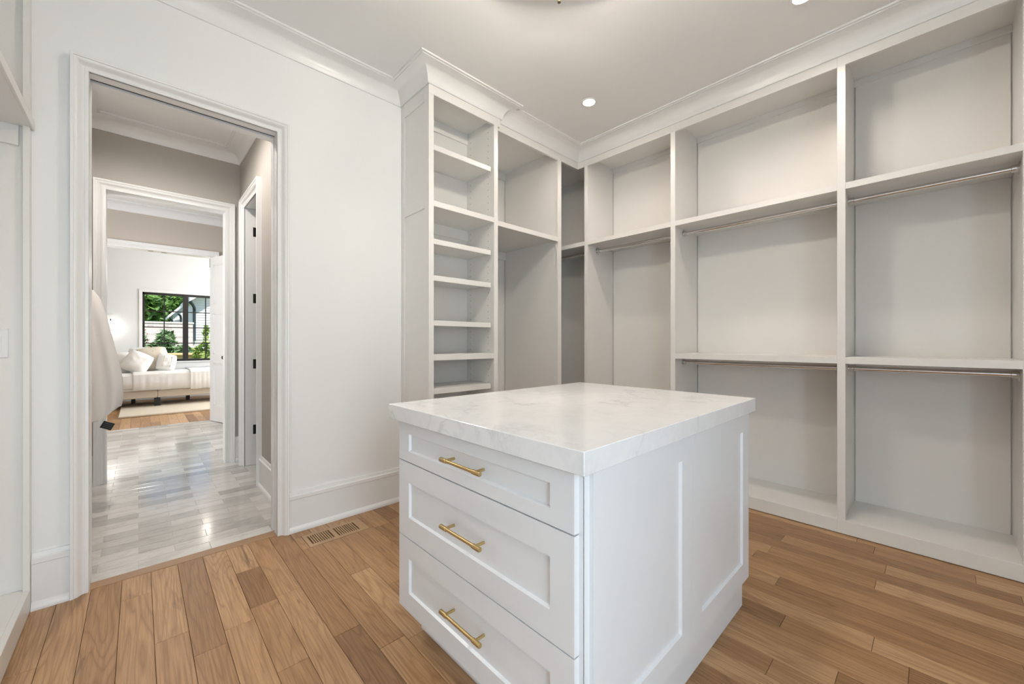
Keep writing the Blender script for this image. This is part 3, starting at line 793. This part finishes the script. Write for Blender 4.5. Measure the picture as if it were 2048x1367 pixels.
b_ = B(); b_.lathe((-.40, Y4 - .11, 0), [(.085, 1.33), (.075, 1.585)], 28); b_.build('lamp_shade', SHADE, sc, smooth=True)
B().tube([(-.40, Y4 - .005, 1.62), (-.40, Y4 - .11, 1.62), (-.40, Y4 - .11, 1.58)], .008, 10).build('arm', BLACK, sc)
pd = thing('pendant_lamp', 'lit pendant with flared white shade in the bedroom', 'pendant light', (.99, 9.5, ZC + .1))
B().lathe((.99, 9.5, 0), [(.125, 2.435), (.135, 2.455), (.150, 2.462), (.095, 2.585)], 32).build('lamp_shade', SHADE, pd, smooth=True)
B().tube([(.99, 9.5, 2.585), (.99, 9.5, ZC + .1)], .006, 10).build('stem', BLACK, pd)
light('pendant_bulb', 'POINT', (0, 0, 2.40 - ZC - .1), 7, (1, .9, .78), parent=pd, shadow_soft_size=.1)

# ------------------------------------------------------------------ garden beyond the bedroom window
GRASS = mat('lawn', (.12, .17, .05), .9, bump=(40, .5))
gr = struct(B().box(-40, 45, Y4 + .15, 70, -.6, -.3).build('floor', GRASS), 'lawn outside the bedroom window')
def leaf_mat(name, a, b):
    m = mat(name, a, .55); h = NT(m); tc = h.n('ShaderNodeTexCoord')
    n = h.n('ShaderNodeTexNoise', Scale=2.3, Detail=2.0); h.l(tc.outputs['Object'], n.inputs['Vector'])
    h.l(h.ramp(n.outputs[0], [(.35, a), (.65, b)]), h.b.inputs['Base Color'])
    h.b.inputs['Subsurface Weight'].default_value = 0
    return m
LEAF = leaf_mat('tree leaves', (.05, .13, .02), (.16, .30, .06))
LEAF2 = leaf_mat('shrub leaves', (.10, .20, .07), (.26, .38, .18))
LEAF3 = leaf_mat('yellow-green leaves', (.20, .34, .06), (.42, .52, .14))  # yellow-green foliage colour
BARK = mat('bark', (.12, .085, .06), .9)
def foliage(name, label, cat, loc, blobs, leaf, count, m, trunk, group=None, flowers=0):
    t = thing(name, label, cat, loc, group); b = B(); rnd = random.Random(len(label) * 7 + count)
    for i in range(count):
        c, r = rnd.choice(blobs)
        d = Vector((rnd.gauss(0, 1), rnd.gauss(0, 1), rnd.gauss(0, 1))).normalized() * (rnd.random() ** .4)
        p = Vector(loc) + Vector(c) + Vector((d.x * r[0], d.y * r[1], d.z * r[2]))
        a = Vector((rnd.gauss(0, 1), rnd.gauss(0, 1), rnd.gauss(0, .6))).normalized(); n_ = a.orthogonal().normalized()
        n_ = (n_ * math.cos(i) + a.cross(n_) * math.sin(i)); s = leaf * rnd.uniform(.6, 1.3)
        v = [b.bm.verts.new(p + q) for q in (-a * s, n_ * s * .42 + a.cross(n_) * s * .1, a * s, -n_ * s * .42 + a.cross(n_) * s * .1)]
        b.bm.faces.new(v)
    me = b.build('foliage', m, t); me['kind'] = 'stuff'
    tr = B()
    for pts, r in trunk: tr.tube([Vector(loc) + Vector(p) for p in pts], r, 8, radii=[r * (1 - .6 * i / (len(pts) - 1)) for i in range(len(pts))])
    tr.build('trunk', BARK, t)
    if flowers:
        f = B()
        for i in range(flowers):
            c, r = rnd.choice(blobs); p = Vector(loc) + Vector(c) + Vector((rnd.uniform(-1, 1) * r[0], -r[1] * .8, rnd.uniform(-.6, 1) * r[2]))
            f.lathe(p, [(.005, -.014), (.018, 0), (.005, .014)], 6)
        f.build('blossom', mat('red blossom', (.6, .08, .06), .6), t)['kind'] = 'stuff'
    return t
foliage('tree', 'dense green tree behind the brick wall, left of the window', 'tree', (-.9, 26, -.3), [((-.3, 0, 4.6), (1.9, 2, 2.2)), ((.7, -.6, 3.4), (1.2, 1.4, 1.2)), ((-1, .3, 3.4), (1.8, 1.4, 1.6))], .22, 9000, LEAF,
        [([(0, 0, 0), (.1, 0, 2.2), (.2, 0, 4)], .22)], 'trees beyond the wall')
foliage('tree', 'green tree behind the brick wall, above the small white gable', 'tree', (1.9, 45, -.3), [((0, 0, 6.6), (3.4, 2, 4.0)), ((.4, -.6, 4.0), (2.6, 1.4, 2.4))], .28, 8000, LEAF,
        [([(0, 0, 0), (.1, 0, 2.2), (.2, 0, 4)], .22)], 'trees beyond the wall')
foliage('tree', 'tall green tree far behind the houses', 'tree', (9, 52, -.3), [((0, 0, 6.5), (4.2, 2, 4)), ((-2.5, 0, 4), (2.5, 2, 2.5))], .32, 7000, LEAF,
        [([(0, 0, 0), (.1, 0, 2.2), (.2, 0, 4)], .3)], 'trees beyond the wall')
BR = mat('weathered brick', (.5, .45, .4), .85); h = NT(BR)
tc = h.n('ShaderNodeTexCoord'); mp = h.n('ShaderNodeMapping'); mp.inputs['Rotation'].default_value = (math.radians(90), 0, 0); h.l(tc.outputs['Object'], mp.inputs[0])
bk = h.n('ShaderNodeTexBrick', Scale=2.4); bk.inputs['Color1'].default_value = (.52, .45, .40, 1); bk.inputs['Color2'].default_value = (.68, .62, .56, 1); bk.inputs['Mortar'].default_value = (.72, .69, .66, 1)
h.l(mp.outputs[0], bk.inputs['Vector']); h.l(bk.outputs['Color'], h.b.inputs['Base Color'])
bw = thing('brick_wall', 'weathered pale brick garden wall outside the window', 'garden wall', (-.7, 20, -.3))
bx('wall_body', (-3, 1.55, 20, 20.25, -.3, 1.88), BR, bw); bx('coping', (-3.03, 1.58, 19.97, 20.28, 1.88, 1.95), BR, bw, .01)
YEL = mat('yellow timber', (.72, .55, .27), .7)
pb = thing('timber_planter', 'yellow timber planter edge below the shrubs', 'planter', (1.2, 15.3, -.3))
for z0, z1 in ((-.3, .13), (.135, .5), (.505, .79)): bx('board', (-.8, 1.9, 15.3, 15.35, z0, z1), YEL, pb, .006)
bx('cap_board', (-.84, 1.94, 15.2, 15.45, .79, .855), YEL, pb, .006)
foliage('shrub', 'small flowering shrub with red blossoms at the window edge', 'shrub', (.06, 16.3, -.3), [((0, 0, 1.5), (.16, .15, .4)), ((.05, 0, 1.0), (.2, .2, .4))], .07, 220, LEAF2,
        [([(0, 0, 0), (0, 0, .6), (.02, 0, 1.7)], .025)], 'garden shrubs', 30)
foliage('shrub', 'grey-green spiky shrub in front of the brick wall', 'shrub', (.62, 16.4, -.3), [((0, 0, 1.25), (.32, .25, .38)), ((-.22, 0, 1.2), (.25, .2, .3)), ((.0, 0, 1.6), (.2, .15, .26))], .12, 750, LEAF2,
        [([(0, 0, 0), (0, 0, .6), (.05, 0, 1.6)], .04), ([(0, 0, 0), (.2, 0, .6), (.3, 0, 1.3)], .03)], 'garden shrubs')
foliage('shrub', 'low green shrub above the yellow planter', 'shrub', (1.08, 16.9, -.3), [((0, 0, 1.15), (.2, .2, .26))], .10, 260, LEAF2,
        [([(0, 0, 0), (0, 0, .6), (.02, 0, 1.2)], .03)], 'garden shrubs')
foliage('shrub', 'sunlit yellow-green shrub against the white siding', 'shrub', (1.36, 14.5, -.3), [((-.02, 0, 1.02), (.26, .2, .2)), ((.05, 0, 1.3), (.14, .12, .28)), ((.06, 0, 1.75), (.06, .06, .22)), ((-.16, 0, 1.2), (.08, .08, .16))], .075, 520, LEAF3,
        [([(0, 0, 0), (.03, 0, .6), (.06, 0, 1.9)], .02)], 'garden shrubs')
WHT = mat('white lap siding', (.80, .81, .80), .6)
GUT = mat('dark gutter metal', (.05, .07, .08), .5); STONE = mat('pale foundation stone', (.6, .58, .54), .8)
def wedge(b, x0, z0, x1, z1, th, y0, y1):
    v = [b.bm.verts.new(c) for c in ((x0, y0, z0), (x1, y0, z1), (x1, y0, z1 + th), (x0, y0, z0 + th), (x0, y1, z0), (x1, y1, z1), (x1, y1, z1 + th), (x0, y1, z0 + th))]
    for f in ((0, 1, 2, 3), (4, 7, 6, 5), (0, 4, 5, 1), (2, 6, 7, 3), (1, 5, 6, 2), (0, 3, 7, 4)): b.bm.faces.new([v[i] for i in f])
    return b
# neighbouring house: lapped siding under a deep gable overhang, dark downspout
hs = thing('house', 'neighbouring house with white lap siding and dark downspout', 'house', (5, 30, -.3))
zz = 1.32
while zz < 6.6:
    xa_ = 2.44 + max(0, (zz - 3.75) / .78)
    if xa_ > 5.8: break
    s_ = B(); a = [s_.bm.verts.new(q) for q in ((xa_, 30, zz + .15), (xa_, 29.97, zz), (9, 29.97, zz), (9, 30, zz + .15), (xa_, 30.06, zz + .15), (xa_, 30.06, zz), (9, 30.06, zz), (9, 30.06, zz + .15))]
    for f in ((0, 1, 2, 3), (4, 7, 6, 5), (0, 4, 5, 1), (2, 6, 7, 3), (1, 5, 6, 2), (0, 3, 7, 4)): s_.bm.faces.new([a[i] for i in f])
    s_.build('siding_board', WHT, hs); zz += .146
bx('corner_board', (2.30, 2.44, 29.95, 30.1, 1.3, 3.75), WHT, hs)
bx('foundation', (2.28, 9, 30.0, 30.4, -.3, 1.32), STONE, hs)
wedge(B(), 2.10, 3.50, 6.2, 6.70, .30, 29.1, 36).build('roof', WHT, hs)
bx('side_wall', (2.30, 2.36, 30.1, 36, -.3, 3.75), WHT, hs)
B().tube([(2.12, 29.3, 3.50), (2.25, 29.4, 3.36), (2.36, 29.75, 3.2), (2.38, 29.86, 3.0), (2.38, 29.86, 1.25)], .075, 10).build('downspout', GUT, hs, smooth=True)
# small outbuilding behind the brick wall
ob = thing('outbuilding', 'small white gabled outbuilding behind the brick wall', 'house', (2.6, 38, -.3))
bx('wall_body', (1.80, 2.9, 38, 41, -.3, 3.3), WHT, ob)
g3 = B(); v = [g3.bm.verts.new(c) for c in ((1.80, 38.0, 3.3), (2.9, 38.0, 3.3), (2.9, 38.0, 4.5), (1.80, 38.06, 3.3), (2.9, 38.06, 3.3), (2.9, 38.06, 4.5))]
for f in ((0, 1, 2), (3, 5, 4), (0, 3, 4, 1), (1, 4, 5, 2), (2, 5, 3, 0)): g3.bm.faces.new([v[i] for i in f])
g3.build('gable', WHT, ob)
wedge(B(), 1.50, 2.86, 2.95, 4.45, .2, 37.6, 41).build('roof', WHT, ob)
B().tube([(1.6, 37.5, 2.95), (1.75, 37.7, 2.7), (1.80, 37.9, 2.4), (1.80, 37.9, 1.0)], .07, 10).build('downspout', GUT, ob, smooth=True)
B().tube([(2.05, 37.55, 3.25), (2.2, 37.7, 3.1), (2.25, 37.9, 2.9), (2.25, 37.9, 1.0)], .07, 10).build('downspout', GUT, ob, smooth=True)
